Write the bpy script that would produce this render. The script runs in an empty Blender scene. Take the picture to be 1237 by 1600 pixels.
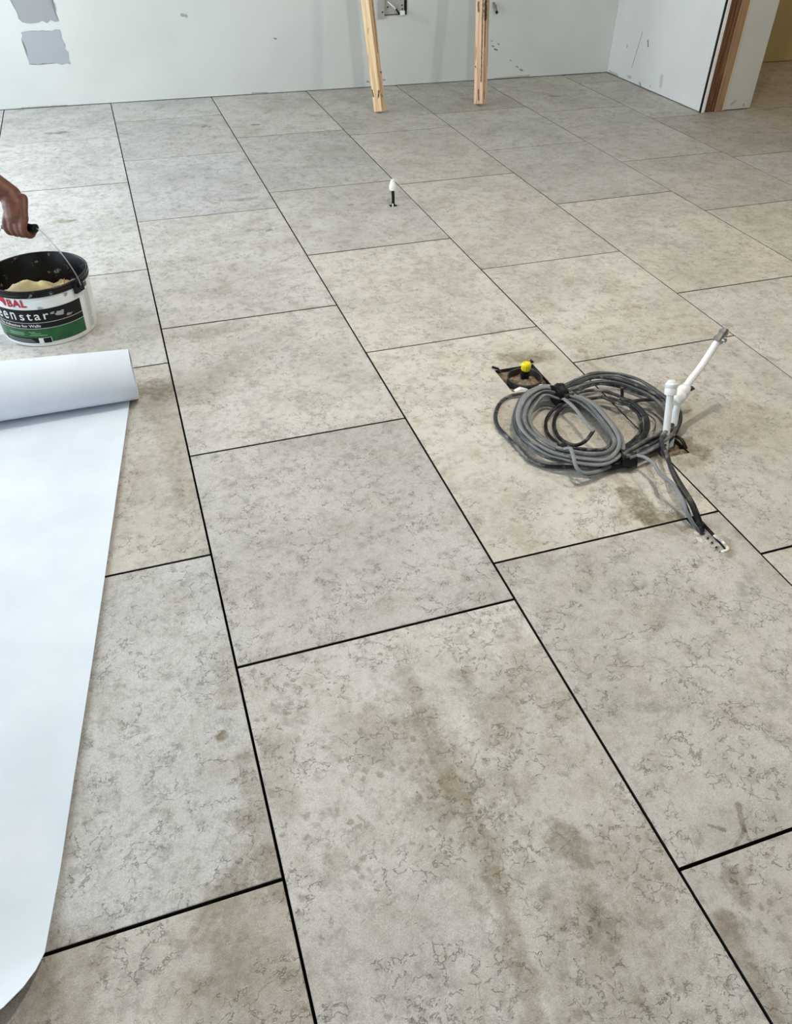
import bpy, bmesh, math, random
from mathutils import Vector, Matrix, noise as mnoise
random.seed(7)
PI = math.pi
SC = bpy.context.scene
COL = SC.collection

# ------------------------------------------------------------------ camera
S = 0.6                                    # one tile column is 0.6 m wide
F_PX, PITCH, YAW, ROLL = 1224.79, 0.711572, 0.331728, 0.015794
CAM = Vector((0.962911 * S, -1.0 * S, 2.066304 * S))
fwd = Vector((math.sin(YAW) * math.cos(PITCH), math.cos(YAW) * math.cos(PITCH), -math.sin(PITCH)))
rt0 = Vector((math.cos(YAW), -math.sin(YAW), 0))
up0 = rt0.cross(fwd)
RT = rt0 * math.cos(ROLL) + up0 * math.sin(ROLL)
UP = -rt0 * math.sin(ROLL) + up0 * math.cos(ROLL)
cd = bpy.data.cameras.new('camera')
cam = bpy.data.objects.new('camera', cd)
COL.objects.link(cam)
cd.sensor_fit = 'VERTICAL'
cd.sensor_height = 36
cd.lens = 36 * F_PX / 1600
cd.clip_start = 0.02
cam.matrix_world = Matrix((
    (RT.x, UP.x, -fwd.x, CAM.x), (RT.y, UP.y, -fwd.y, CAM.y), (RT.z, UP.z, -fwd.z, CAM.z), (0, 0, 0, 1)))
SC.camera = cam

# ------------------------------------------------------------------ world, lights, exposure
SC.view_settings.view_transform = 'Standard'
SC.view_settings.look = 'None'
SC.view_settings.gamma = 1
SC.view_settings.use_curve_mapping = False
SC.view_settings.exposure = 0.0
w = bpy.data.worlds.new('sky')
SC.world = w
w.use_nodes = True
w.node_tree.nodes['Background'].inputs[0].default_value = (0.75, 0.87, 1.0, 1)
w.node_tree.nodes['Background'].inputs[1].default_value = 1.0


def area(name, loc, direction, sx, sy, watts, col):
    ld = bpy.data.lights.new(name, 'AREA')
    ld.shape = 'RECTANGLE'
    ld.size, ld.size_y, ld.energy, ld.color = sx, sy, watts, col
    o = bpy.data.objects.new(name, ld)
    o.location = loc
    o.rotation_euler = Vector(direction).to_track_quat('-Z', 'Y').to_euler()
    COL.objects.link(o)
    return o


def point(name, loc, watts, col, r=0.03):
    ld = bpy.data.lights.new(name, 'POINT')
    ld.energy, ld.color, ld.shadow_soft_size = watts, col, r
    o = bpy.data.objects.new(name, ld)
    o.location = loc
    COL.objects.link(o)
    return o


WX = -1.2                                  # inner face of the glazed side of the room
area('daylight_patio', (WX - 0.12, 2.6, 1.12), (1, 0, -0.1), 3.8, 2.0, 146, (0.84, 0.93, 1.0))
area('daylight_rear', (1.6, -2.9, 1.25), (0, 1, -0.12), 2.4, 1.8, 7, (0.9, 0.95, 1.0))
point('ceiling_bulb_middle', (1.62, 1.12, 2.33), 84, (1.0, 0.94, 0.84), .018)
point('ceiling_bulb_right', (3.2, 1.12, 2.33), 60, (1.0, 0.92, 0.80), .018)
point('hall_bulb', (5.7, 4.3, 2.1), 7, (1.0, 0.58, 0.14), 0.05)


def at(px, py, z=0.0):
    """world point at height z on the sight line measured at a pixel of the photograph (1237 x 1600)"""
    d = RT * ((px - 618.5) / F_PX) - UP * ((py - 800) / F_PX) + fwd
    return CAM + d * ((z - CAM.z) / d.z)


# ------------------------------------------------------------------ object helpers
def link(name, me, mat=None, parent=None, loc=None):
    o = bpy.data.objects.new(name, me)
    COL.objects.link(o)
    if mat is not None and me is not None and hasattr(me, 'materials') and not me.materials:
        me.materials.append(mat)
    if loc is not None:
        o.location = loc
    if parent is not None:
        o.parent = parent
        if loc is None:
            o.matrix_parent_inverse = Matrix.Translation(-parent.location)
        else:
            o.location = Vector(loc) - parent.location
    return o


def empty(name, loc):
    o = bpy.data.objects.new(name, None)
    o.empty_display_size = 0.05
    o.location = loc
    COL.objects.link(o)
    return o


def tag(o, label=None, cat=None, group=None, kind=None):
    if label: o['label'] = label
    if cat: o['category'] = cat
    if group: o['group'] = group
    if kind: o['kind'] = kind
    return o


def done(name, bm, mat, parent=None, smooth=False, loc=None):
    bmesh.ops.recalc_face_normals(bm, faces=bm.faces[:])
    me = bpy.data.meshes.new(name)
    if smooth:
        for f in bm.faces: f.smooth = True
    bm.to_mesh(me)
    bm.free()
    if smooth:
        try: me.set_sharp_from_angle(angle=math.radians(40))
        except Exception: pass
    return link(name, me, mat, parent, loc)


def add_box(bm, x0, x1, y0, y1, z0, z1, bev=0.0):
    b = bmesh.new()
    bmesh.ops.create_cube(b, size=1)
    for v in b.verts:
        v.co = Vector((x0 + (v.co.x + .5) * (x1 - x0), y0 + (v.co.y + .5) * (y1 - y0), z0 + (v.co.z + .5) * (z1 - z0)))
    if bev: bmesh.ops.bevel(b, geom=b.edges[:], offset=bev, segments=2, affect='EDGES', profile=.6)
    merge(bm, b)


def merge(bm, b):
    me = bpy.data.meshes.new('t')
    b.to_mesh(me)
    b.free()
    bm.from_mesh(me)
    bpy.data.meshes.remove(me)


def box_bm(*a):
    bm = bmesh.new()
    add_box(bm, *a)
    return bm


def add_lathe(bm, prof, c=(0, 0, 0), axis=(0, 0, 1), n=40, cap0=True, cap1=True, squash=None):
    """profile [(radius, height)] turned about an axis through c"""
    q = Vector(axis).normalized().to_track_quat('Z', 'Y')
    c = Vector(c)
    rings = []
    for r, h in prof:
        ring = []
        for i in range(n):
            a = 2 * PI * i / n
            rr = r * (squash(a, h) if squash else 1)
            ring.append(bm.verts.new(c + q @ Vector((rr * math.cos(a), rr * math.sin(a), h))))
        rings.append(ring)
    for A, B in zip(rings, rings[1:]):
        for i in range(n):
            bm.faces.new((A[i], A[(i + 1) % n], B[(i + 1) % n], B[i]))
    if cap0 and prof[0][0] > 1e-6: bm.faces.new(rings[0][::-1])
    if cap1 and prof[-1][0] > 1e-6: bm.faces.new(rings[-1])


def catmull(pts, per=8, closed=False):
    P = [Vector(p) for p in pts]
    n = len(P)
    out = []
    rng = n if closed else n - 1
    for i in range(rng):
        if closed:
            p0, p1, p2, p3 = P[i - 1], P[i], P[(i + 1) % n], P[(i + 2) % n]
        else:
            p1, p2 = P[i], P[i + 1]
            p0 = P[i - 1] if i else p1 * 2 - p2
            p3 = P[i + 2] if i + 2 < n else p2 * 2 - p1
        for k in range(per):
            t = k / per
            out.append(0.5 * (2 * p1 + (p2 - p0) * t + (2 * p0 - 5 * p1 + 4 * p2 - p3) * t * t + (3 * p1 - p0 - 3 * p2 + p3) * t ** 3))
    if not closed: out.append(P[-1].copy())
    return out


def add_tube(bm, pts, ra, rb=None, n=8, closed=False, twist=0.0, caps=True):
    """oval tube along points; ra across (level), rb up; radii may be lists"""
    N = len(pts)
    rings = []
    for i, p in enumerate(pts):
        if closed:
            t = pts[(i + 1) % N] - pts[i - 1]
        else:
            t = pts[min(i + 1, N - 1)] - pts[max(i - 1, 0)]
        t.normalize()
        u = Vector((0, 0, 1)).cross(t)
        if u.length < 0.15: u = Vector((1, 0, 0)).cross(t) if abs(t.x) < .9 else Vector((0, 1, 0)).cross(t)
        u.normalize()
        v = t.cross(u)
        tw = twist(i / N) if callable(twist) else twist
        u, v = u * math.cos(tw) + v * math.sin(tw), v * math.cos(tw) - u * math.sin(tw)
        a = ra[i] if isinstance(ra, (list, tuple)) else ra
        b = a if rb is None else (rb[i] if isinstance(rb, (list, tuple)) else rb)
        rings.append([bm.verts.new(p + u * (a * math.cos(2 * PI * k / n)) + v * (b * math.sin(2 * PI * k / n))) for k in range(n)])
    for i in range(N if closed else N - 1):
        A, B = rings[i], rings[(i + 1) % N]
        for k in range(n):
            bm.faces.new((A[k], A[(k + 1) % n], B[(k + 1) % n], B[k]))
    if not closed and caps:
        bm.faces.new(rings[0][::-1])
        bm.faces.new(rings[-1])


# ------------------------------------------------------------------ materials
def lin(r, g, b):
    return tuple((c / 12.92 if c <= .04045 else ((c + .055) / 1.055) ** 2.4) for c in (r / 255, g / 255, b / 255)) + (1,)


class NT:
    def __init__(self, name):
        self.m = bpy.data.materials.new(name)
        self.m.use_nodes = True
        self.t = self.m.node_tree
        self.b = self.t.nodes['Principled BSDF']

    def n(self, typ, **kw):
        nd = self.t.nodes.new('ShaderNode' + typ)
        for k, v in kw.items():
            if hasattr(nd, k): setattr(nd, k, v)
        return nd

    def put(self, sock, v):
        if hasattr(v, 'links') or hasattr(v, 'is_output'): self.t.links.new(v, sock)
        else: sock.default_value = v

    def math(self, op, a, b=None, c=None, clamp=False):
        nd = self.n('Math', operation=op, use_clamp=clamp)
        for i, v in enumerate((a, b, c)):
            if v is not None: self.put(nd.inputs[i], v)
        return nd.outputs[0]

    def vmath(self, op, a, b=None, scale=None):
        nd = self.n('VectorMath', operation=op)
        self.put(nd.inputs[0], a)
        if b is not None: self.put(nd.inputs[1], b)
        if scale is not None: self.put(nd.inputs['Scale'], scale)
        return nd.outputs['Value'] if op in ('DOT_PRODUCT', 'LENGTH', 'DISTANCE') else nd.outputs['Vector']

    def noise(self, vec, scale, detail=3, rough=.55, dist=0.0, color=False):
        nd = self.n('TexNoise')
        self.put(nd.inputs['Vector'], vec)
        nd.inputs['Scale'].default_value = scale
        nd.inputs['Detail'].default_value = detail
        nd.inputs['Roughness'].default_value = rough
        nd.inputs['Distortion'].default_value = dist
        return nd.outputs['Color' if color else 'Fac']

    def voro(self, vec, scale, feature='F1', rnd=1.0):
        nd = self.n('TexVoronoi', feature=feature)
        self.put(nd.inputs['Vector'], vec)
        nd.inputs['Scale'].default_value = scale
        nd.inputs['Randomness'].default_value = rnd
        return nd

    def step(self, v, a, b, o0=0.0, o1=1.0):
        nd = self.n('MapRange', interpolation_type='SMOOTHSTEP')
        self.put(nd.inputs['Value'], v)
        for k, x in zip(('From Min', 'From Max', 'To Min', 'To Max'), (a, b, o0, o1)): nd.inputs[k].default_value = x
        return nd.outputs[0]

    def mix(self, f, a, b, blend='MIX'):
        nd = self.n('Mix', data_type='RGBA', blend_type=blend)
        self.put(nd.inputs[0], f)
        self.put(nd.inputs[6], a)
        self.put(nd.inputs[7], b)
        return nd.outputs[2]

    def bump(self, h, strength=.3, dist=.002, prev=None):
        nd = self.n('Bump')
        self.put(nd.inputs['Height'], h)
        nd.inputs['Strength'].default_value = strength
        nd.inputs['Distance'].default_value = dist
        if prev is not None: self.t.links.new(prev, nd.inputs['Normal'])
        return nd.outputs[0]

    def set(self, **kw):
        for k, v in kw.items():
            self.put(self.b.inputs[k.replace('_', ' ')], v)
        return self.m

    def capsule(self, P, A, B, r, wob, soft=.35, wamp=1.0):
        A, B = Vector(A), Vector(B)
        pa = self.vmath('SUBTRACT', P, tuple(A))
        ba = B - A
        if ba.length > 1e-5:
            h = self.math('DIVIDE', self.vmath('DOT_PRODUCT', pa, tuple(ba)), ba.length_squared, clamp=True)
            pa = self.vmath('SUBTRACT', pa, self.vmath('SCALE', tuple(ba), scale=h))
        d = self.vmath('LENGTH', pa)
        d = self.math('MULTIPLY_ADD', wob, r * wamp, d)
        return self.step(d, r * (1 - soft), r * (1 + soft), 1.0, 0.0)


def plain(name, col, rough=.5, metal=0.0, var=.08, scale=30, bump=0.0, spec=.5):
    t = NT(name)
    tc = t.n('TexCoord').outputs['Object']
    nz = t.noise(tc, scale, 4)
    c = t.mix(t.step(nz, .3, .7), tuple(x * (1 - var) for x in col[:3]) + (1,), tuple(min(1, x * (1 + var)) for x in col[:3]) + (1,))
    t.set(Base_Color=c, Roughness=rough, Metallic=metal, Specular_IOR_Level=spec)
    if bump: t.set(Normal=t.bump(t.noise(tc, scale * 4, 3), bump, .001))
    return t.m


BROWN, DARK = (0.155, 0.118, 0.062, 1), (0.10, 0.095, 0.085, 1)


def stone(name, stains=(), spots=0.0, cloud=1.0):
    """limestone slab: clouds, grey blotches, broken hairline veins, pits; stains = (x1,y1,x2,y2,r,strength,colour)"""
    t = NT(name)
    oi = t.n('ObjectInfo')
    tc = t.n('TexCoord').outputs['Object']
    off = t.vmath('SCALE', (17.3, 9.1, 5.7), scale=oi.outputs['Random'])
    v = t.vmath('ADD', tc, off)
    c1 = t.noise(v, 3.0, 5, .6)
    c2 = t.noise(v, 10, 7, .68)
    c3 = t.noise(v, 44, 6, .74)
    gr = t.noise(v, 520, 2, .6)
    base = oi.outputs['Color']
    tan = t.mix(1.0, base, (0.77, 0.70, 0.59, 1), 'MULTIPLY')
    gre = t.mix(1.0, base, (0.60, 0.59, 0.57, 1), 'MULTIPLY')
    pale = t.mix(1.0, base, (1.20, 1.20, 1.21, 1), 'MULTIPLY')
    col = t.mix(t.step(c1, .40, .66), pale, base)
    col = t.mix(t.math('MULTIPLY', t.step(c2, .47, .66), .42 * cloud), col, tan)
    col = t.mix(t.math('MULTIPLY', t.step(t.noise(t.vmath('ADD', v, (3.1, 4.2, 0)), 19, 8, .76), .49, .66), .62 * cloud), col, gre)
    col = t.mix(t.math('MULTIPLY', t.step(c3, .50, .68), .62), col, gre)
    col = t.mix(t.math('MULTIPLY', t.step(c3, .36, .46, 1, 0), .45), col, pale)
    # hairline veins
    dv = t.vmath('ADD', v, t.vmath('SCALE', t.vmath('SUBTRACT', t.noise(v, 24, 4, .6, color=True), (.5, .5, .5)), scale=.10))
    ve = t.voro(dv, 24, 'DISTANCE_TO_EDGE').outputs['Distance']
    vm = t.math('MULTIPLY', t.step(ve, .0, .045, 1, 0), t.step(t.noise(v, 11, 3), .44, .54))
    vm = t.math('MULTIPLY', vm, t.step(t.noise(v, 70, 2), .42, .55))
    col = t.mix(t.math('MULTIPLY', vm, .62), col, t.mix(1.0, base, (0.36, 0.32, 0.27, 1), 'MULTIPLY'))
    # tiny dark pits
    vp = t.voro(v, 30)
    pit = t.math('MULTIPLY', t.step(vp.outputs['Distance'], .035, .07, 1, 0), t.math('GREATER_THAN', t.n('SeparateColor').outputs[0], 2))
    sc = t.n('SeparateColor')
    t.t.links.new(vp.outputs['Color'], sc.inputs[0])
    pit = t.math('MULTIPLY', t.step(vp.outputs['Distance'], .035, .075, 1, 0), t.math('GREATER_THAN', sc.outputs[0], .86))
    col = t.mix(t.math('MULTIPLY', pit, .8), col, DARK)
    if spots:
        vv = t.vmath('ADD', v, t.vmath('SCALE', t.vmath('SUBTRACT', t.noise(v, 60, 3, .6, color=True), (.5, .5, .5)), scale=.022))
        vs = t.voro(vv, 62)
        s2 = t.n('SeparateColor')
        t.t.links.new(vs.outputs['Color'], s2.inputs[0])
        rad = t.math('MULTIPLY', s2.outputs[1], .42)
        sp = t.step(t.math('SUBTRACT', vs.outputs['Distance'], rad), -.12, .20, 1, 0)
        sp = t.math('MULTIPLY', sp, t.math('GREATER_THAN', s2.outputs[0], .34))
        sp = t.math('MULTIPLY', sp, t.step(t.noise(v, 4.5, 3), .40, .55))
        col = t.mix(t.math('MULTIPLY', sp, spots), col, t.mix(1.0, base, (0.46, 0.41, 0.32, 1), 'MULTIPLY'))
    if stains:
        pos = t.n('NewGeometry').outputs['Position']
        wob = t.math('MULTIPLY', t.math('SUBTRACT', t.noise(pos, 24, 5, .68), .5), 3.2)
        brk = t.step(t.noise(pos, 60, 4, .7), .30, .62, .45, 1.0)
        for (x1, y1, x2, y2, r, st, cc) in stains:
            mk = t.capsule(pos, (x1, y1, 0), (x2, y2, 0), r, wob, .5)
            mk = t.math('MULTIPLY', t.math('MULTIPLY', mk, st), brk)
            col = t.mix(mk, col, cc)
    col = t.mix(t.step(gr, .3, .7), t.mix(1.0, col, (.80, .80, .80, 1), 'MULTIPLY'), t.mix(1.0, col, (1.10, 1.10, 1.10, 1), 'MULTIPLY'))
    h = t.math('ADD', t.math('MULTIPLY', gr, .35), t.math('ADD', t.math('MULTIPLY', c3, 1.0), t.math('MULTIPLY', vm, -.9)))
    t.set(Base_Color=col, Roughness=t.step(c2, .3, .7, .40, .58), Specular_IOR_Level=.45, Normal=t.bump(h, .62, .0028))
    return t.m


def plaster(name, col, marks=()):
    t = NT(name)
    pos = t.n('NewGeometry').outputs['Position']
    c = t.mix(t.step(t.noise(pos, 2.2, 4), .35, .65), col, tuple(x * .94 for x in col[:3]) + (1,))
    if marks:
        wob = t.math('MULTIPLY', t.math('SUBTRACT', t.noise(pos, 110, 4, .7), .5), 2.4)
        for (A, B, r, st, cc) in marks:
            c = t.mix(t.math('MULTIPLY', t.capsule(pos, A, B, r, wob, .45), st), c, cc)
    h = t.math('ADD', t.noise(pos, 9, 3), t.math('MULTIPLY', t.noise(pos, 240, 2), .25))
    t.set(Base_Color=c, Roughness=.75, Specular_IOR_Level=.25, Normal=t.bump(h, .12, .002))
    return t.m


def wood(name, c0, c1, knots=(), squash=(26, 26, 1.4)):
    t = NT(name)
    tc = t.n('TexCoord').outputs['Object']
    v = t.vmath('MULTIPLY', tc, squash)
    n1 = t.noise(v, 1.0, 3, .5, 1.2)
    n2 = t.noise(t.vmath('MULTIPLY', tc, (160, 160, 5)), 1.0, 3)
    ring = t.math('SINE', t.math('MULTIPLY', n1, 26))
    f = t.math('ADD', t.math('MULTIPLY', t.step(ring, -.7, 1.0), .65), t.math('MULTIPLY', t.step(n2, .35, .7), .35))
    c = t.mix(f, c0, c1)
    wob = t.math('MULTIPLY', t.math('SUBTRACT', t.noise(tc, 60, 3), .5), 1.6)
    for (A, B, r, st) in knots:
        c = t.mix(t.math('MULTIPLY', t.capsule(tc, A, B, r, wob, .5), st), c, (0.018, 0.010, 0.006, 1))
    t.set(Base_Color=c, Roughness=.65, Normal=t.bump(f, .15, .001))
    return t.m


def cable_mat(name, col, dust):
    t = NT(name)
    tc = t.n('TexCoord').outputs['Object']
    f = t.step(t.noise(tc, 26, 5, .7), .48, .66)
    c = t.mix(t.math('MULTIPLY', f, dust), col, (0.42, 0.41, 0.39, 1))
    t.set(Base_Color=c, Roughness=.45, Specular_IOR_Level=.3)
    return t.m


M_GROUT = plain('dark_joint', (0.02, 0.019, 0.017), .95)
M_WHITE_PLASTIC = plain('white_plastic', lin(232, 234, 232), .35, var=.03)
M_BLACK_PLASTIC = plain('black_plastic', (0.005, 0.005, 0.006), .4, var=.2, spec=.25)
M_CHROME = plain('dull_nickel', (0.42, 0.41, 0.39), .32, 1.0, .15, 60)
M_STEEL = plain('zinc_steel', (0.50, 0.51, 0.52), .4, .9, .1, 40)
M_WIRE = plain('handle_wire', (0.30, 0.31, 0.32), .35, .9, .1)

# ------------------------------------------------------------------ the setting
CEIL = 2.4
WALL_COL = lin(216, 219, 218)
DK = (0.05, 0.047, 0.042, 1)
GRY = (0.25, 0.25, 0.24, 1)
BW = lambda x: 4.862 - 0.0165 * x              # inner face of the back wall


def bwp(x, z): return (x, BW(x), z)


marks = []
for (x, z, r, st) in ((1.09, .44, .012, .5), (1.62, .30, .006, .8), (2.20, .035, .006, .7), (2.25, .03, .008, .8), (2.31, .04, .006, .7),
                      (2.28, .032, .007, .8), (3.06, .20, .006, .8), (3.08, .18, .008, .8), (3.10, .21, .005, .8), (3.05, .23, .004, .7),
                      (3.28, .05, .008, .7), (3.25, .07, .006, .7), (3.2, .11, .004, .7)):
    marks.append((bwp(x, z), bwp(x + r * 2.2, z - r * .6), r * .62, st, DK))
marks += [(bwp(0.1, .002), bwp(.35, .002), .006, .5, DK), (bwp(1.45, .010), bwp(1.55, .006), .003, .5, DK),
          (bwp(3.1, .003), bwp(3.35, .010), .006, .5, (0.25, 0.2, 0.13, 1)), (bwp(2.50, .39), bwp(2.60, .35), .02, .12, (0.30, .27, .18, 1))]
M_WALL_BACK = plaster('plaster_rear', lin(204, 208, 205), marks)
rm = [((3.95, 4.454, .30), (3.95, 4.50, .085), .0022, .9, DK), ((3.95, 4.375, .265), (3.95, 4.36, .235), .005, .85, DK),
      ((3.95, 4.15, .10), (3.95, 4.14, .06), .017, .38, GRY), ((3.95, 4.52, .03), (3.95, 4.49, .03), .009, .5, GRY),
      ((3.95, 4.38, .02), (3.95, 4.36, .012), .006, .6, DK), ((3.95, 4.60, .20), (3.95, 4.60, .19), .005, .6, DK),
      ((3.95, 4.66, .008), (3.95, 4.76, .006), .012, .55, (0.3, .26, .2, 1)), ((3.95, 4.25, .03), (3.95, 4.25, .026), .005, .5, DK)]
M_WALL_RIGHT = plaster('plaster_right', WALL_COL, rm)
M_WALL = plaster('plaster_plain', WALL_COL)
pm = [((4.16, 3.688, .035), (4.18, 3.688, .05), .009, .5, GRY), ((4.25, 3.688, .03), (4.25, 3.688, .022), .004, .8, DK)]
M_PILLAR = plaster('plaster_pier', lin(196, 197, 192), pm)


def struct(name, bm, mat, parent=None):
    o = done(name, bm, mat, parent)
    if parent is None: tag(o, kind='structure')
    return o


def quad_wall(p, q, z0, z1, th):
    """upright slab whose inner face runs p to q, thickness to the left of p->q"""
    p, q = Vector((p[0], p[1], 0)), Vector((q[0], q[1], 0))
    d = (q - p).normalized()
    nrm = Vector((-d.y, d.x, 0)) * th
    bm = bmesh.new()
    vs = [bm.verts.new(v + Vector((0, 0, z))) for z in (z0, z1) for v in (p, q, q + nrm, p + nrm)]
    for f in ((0, 1, 2, 3), (4, 5, 6, 7), (0, 1, 5, 4), (1, 2, 6, 5), (2, 3, 7, 6), (3, 0, 4, 7)):
        bm.faces.new([vs[i] for i in f])
    return bm


XR, YB = 6.9, -3.0
floor = struct('floor', box_bm(WX - .1, XR + .1, YB - .1, 5.0, -.10, -.03), M_GROUT)
wall_back = struct('wall_back', quad_wall((4.2, BW(4.2)), (WX, BW(WX)), .004, CEIL, -.12), M_WALL_BACK)
struct('wall_hall', quad_wall((XR, BW(XR)), (4.2, BW(4.2)), .004, CEIL, -.12), plaster('plaster_warm_lit', lin(186, 168, 122)))  # warm, dim hall light put into the plaster colour
struct('ceiling', box_bm(WX - .1, XR + .1, YB - .1, 5.0, CEIL, CEIL + .1), plaster('ceiling_board', lin(168, 165, 160)))
# glazed left side
lw = bmesh.new()
add_box(lw, WX - .12, WX, YB, -.25, .004, CEIL)
add_box(lw, WX - .12, WX, 4.5, 4.9, .004, CEIL)
add_box(lw, WX - .12, WX, -.25, 4.5, 2.15, CEIL)
struct('wall_left', lw, M_WALL)
wf = bmesh.new()
for y in (-.22, .95, 2.12, 3.29, 4.46): add_box(wf, WX - .09, WX - .03, y - .03, y + .03, .01, 2.14)
struct('window_1', wf, plain('window_frame_grey', lin(70, 74, 78), .4))
fw = bmesh.new()
add_box(fw, WX, .4, YB - .1, YB, .004, CEIL)
add_box(fw, 2.8, XR, YB - .1, YB, .004, CEIL)
add_box(fw, .4, 2.8, YB - .1, YB, 2.15, CEIL)
add_box(fw, .4, 2.8, YB - .1, YB, .004, .35)
struct('wall_front', fw, plaster('bare_board', lin(160, 157, 152)))
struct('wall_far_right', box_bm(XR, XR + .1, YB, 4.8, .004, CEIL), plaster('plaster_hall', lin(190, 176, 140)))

# partition on the right with its bare stud end
XW, YE = 3.95, 3.69
wr = struct('wall_right', box_bm(XW, XW + .013, YE, BW(XW) - .002, .005, CEIL - .002), M_WALL_RIGHT)
M_STUD = wood('old_stud', (0.085, 0.036, 0.016, 1), (0.22, 0.105, 0.045, 1), [((.018, -.05, .30), (.018, -.05, .25), .012, .9), ((.03, -.05, .1), (.03, -.05, .06), .006, .8)])
M_STUD2 = wood('pale_stud', (0.25, 0.145, 0.07, 1), (0.36, 0.235, 0.135, 1), [((.01, -.04, .04), (.01, -.04, .03), .004, .9)])
struct('edge_shadow_strip', box_bm(XW - .004, XW + .001, YE - .003, YE + .012, .003, CEIL - .003), M_BLACK_PLASTIC, wr)  # black strip standing in for the shadowed gap beside the bead
tag(struct('edge_bead', box_bm(XW + .0012, XW + .022, YE - .006, YE + .010, .002, CEIL - .003, .001), plain('bead_white', lin(232, 234, 232), .5), wr), 'white plastic edge bead')
struct('stud', box_bm(XW + .030, XW + .072, YE + .006, YE + .10, .002, CEIL - .003, .001), M_STUD, wr)
struct('stud', box_bm(XW + .074, XW + .094, YE - .001, YE + .09, .002, CEIL - .003, .001), M_STUD, wr)
struct('stud', box_bm(XW + .096, XW + .146, YE - .006, YE + .09, .002, CEIL - .003, .001), M_STUD2, wr)
struct('backing_board', box_bm(XW + .014, XW + .16, YE + .11, 4.78, .005, CEIL - .003), M_WALL, wr)
struct('plaster_edge', box_bm(XW + .148, XW + .163, YE - .002, YE + .1, .004, CEIL - .003, .001), plaster('plaster_edge_cream', lin(205, 196, 178)), wr)
struct('wall_pier', box_bm(XW + .1645, XW + .352, YE, 4.78, .006, CEIL - .002, .002), M_PILLAR)

# paint samples brushed on the back wall
def paint_patch(pts, mat):
    bm = bmesh.new()
    cs = [Vector(p) for p in pts]
    out = []
    for i in range(len(cs)):
        a, b = cs[i], cs[(i + 1) % len(cs)]
        k = 9
        for j in range(k):
            t = j / k
            p = a.lerp(b, t)
            n = Vector((b.y - a.y, a.x - b.x)).normalized()
            out.append(p + n * random.uniform(-.008, .008))
    f0 = [bm.verts.new((p.x, BW(p.x) - .0012, p.y)) for p in out]
    f1 = [bm.verts.new((p.x, BW(p.x) + .001, p.y)) for p in out]
    bm.faces.new(f0)
    for i in range(len(f0)):
        j = (i + 1) % len(f0)
        bm.faces.new((f0[i], f0[j], f1[j], f1[i]))
    bmesh.ops.triangulate(bm, faces=bm.faces[:])
    return struct('paint_patch', bm, mat, wall_back)


tag(paint_patch([(.175, .62), (.40, .62), (.415, .43), (.215, .432)], plaster('sample_grey_warm', lin(152, 156, 158))), 'upper grey paint sample')
tag(paint_patch([(.20, .388), (.41, .39), (.425, .222), (.20, .226)], plaster('sample_grey_cool', lin(161, 166, 172))), 'lower, bluer grey paint sample')

# ------------------------------------------------------------------ stone floor
GAP, GAPY = .0024, .0030
M_EDGE = plain('darkened_tile_edge', (0.035, .032, .028), .95)  # joint darkness put into the tile sides' colour, hiding their lit stone


def tile_mesh(x0, x1, y0, y1, holes=()):
    cx, cy = (x0 + x1) / 2, (y0 + y1) / 2
    X0, X1, Y0, Y1 = x0 + GAP, x1 - GAP, y0 + GAPY, y1 - GAPY
    xs, ys = {X0, X1}, {Y0, Y1}
    for h in holes:
        xs |= {max(X0, h[0]), min(X1, h[1])}
        ys |= {max(Y0, h[2]), min(Y1, h[3])}
    xs, ys = sorted(xs), sorted(ys)
    bm = bmesh.new()
    vd = {}

    def V(i, j):
        if (i, j) not in vd: vd[(i, j)] = bm.verts.new((xs[i] - cx, ys[j] - cy, 0))
        return vd[(i, j)]
    for i in range(len(xs) - 1):
        for j in range(len(ys) - 1):
            mx, my = (xs[i] + xs[i + 1]) / 2, (ys[j] + ys[j + 1]) / 2
            if any(h[0] < mx < h[1] and h[2] < my < h[3] for h in holes): continue
            bm.faces.new((V(i, j), V(i + 1, j), V(i + 1, j + 1), V(i, j + 1)))
    r = bmesh.ops.extrude_face_region(bm, geom=bm.faces[:])
    top_old = [v for v in r['geom'] if isinstance(v, bmesh.types.BMVert)]
    for v in top_old: v.co.z -= .0295
    bmesh.ops.recalc_face_normals(bm, faces=bm.faces[:])
    if not holes:
        ed = [e for e in bm.edges if all(abs(v.co.z) < 1e-6 for v in e.verts)]
        bmesh.ops.bevel(bm, geom=ed, offset=.0009, segments=1, affect='EDGES')
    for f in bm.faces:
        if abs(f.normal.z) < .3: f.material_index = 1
    me = bpy.data.meshes.new('tile')
    bm.to_mesh(me)
    bm.free()
    return me, (cx, cy)


BR = BROWN
BR2 = (0.24, 0.19, 0.115, 1)
GS = (0.28, 0.26, 0.225, 1)
M_STONE = stone('limestone')
M_STONE_SPOT = stone('limestone_spotted', [
    (.912, .30, .911, .05, .017, .46, BR2), (.911, .05, .917, -.12, .020, .48, BR2), (.917, -.12, .89, -.33, .018, .48, BR2),
    (.90, .16, .91, .02, .05, .30, BR2), (.90, -.02, .90, -.10, .06, .28, BR2), (1.017, .255, 1.02, .25, .018, .5, BR2),
    (1.05, -.10, 1.055, -.13, .024, .62, BR), (1.05, -.2, 1.035, -.26, .02, .5, BR), (1.15, -.18, 1.0, -.35, .10, .35, BR2),
    (1.06, .17, 1.02, .13, .04, .32, BR2), (1.15, .30, 1.16, .12, .04, .30, BR2), (.62, .10, .64, .2, .03, .35, BR2),
    (.78, .2, .90, .1, .05, .28, BR2), (1.0, -.2, 1.12, .1, .13, .18, BR2), (.68, -.02, .68, -.03, .02, .4, BR2)], spots=.6)
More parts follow.
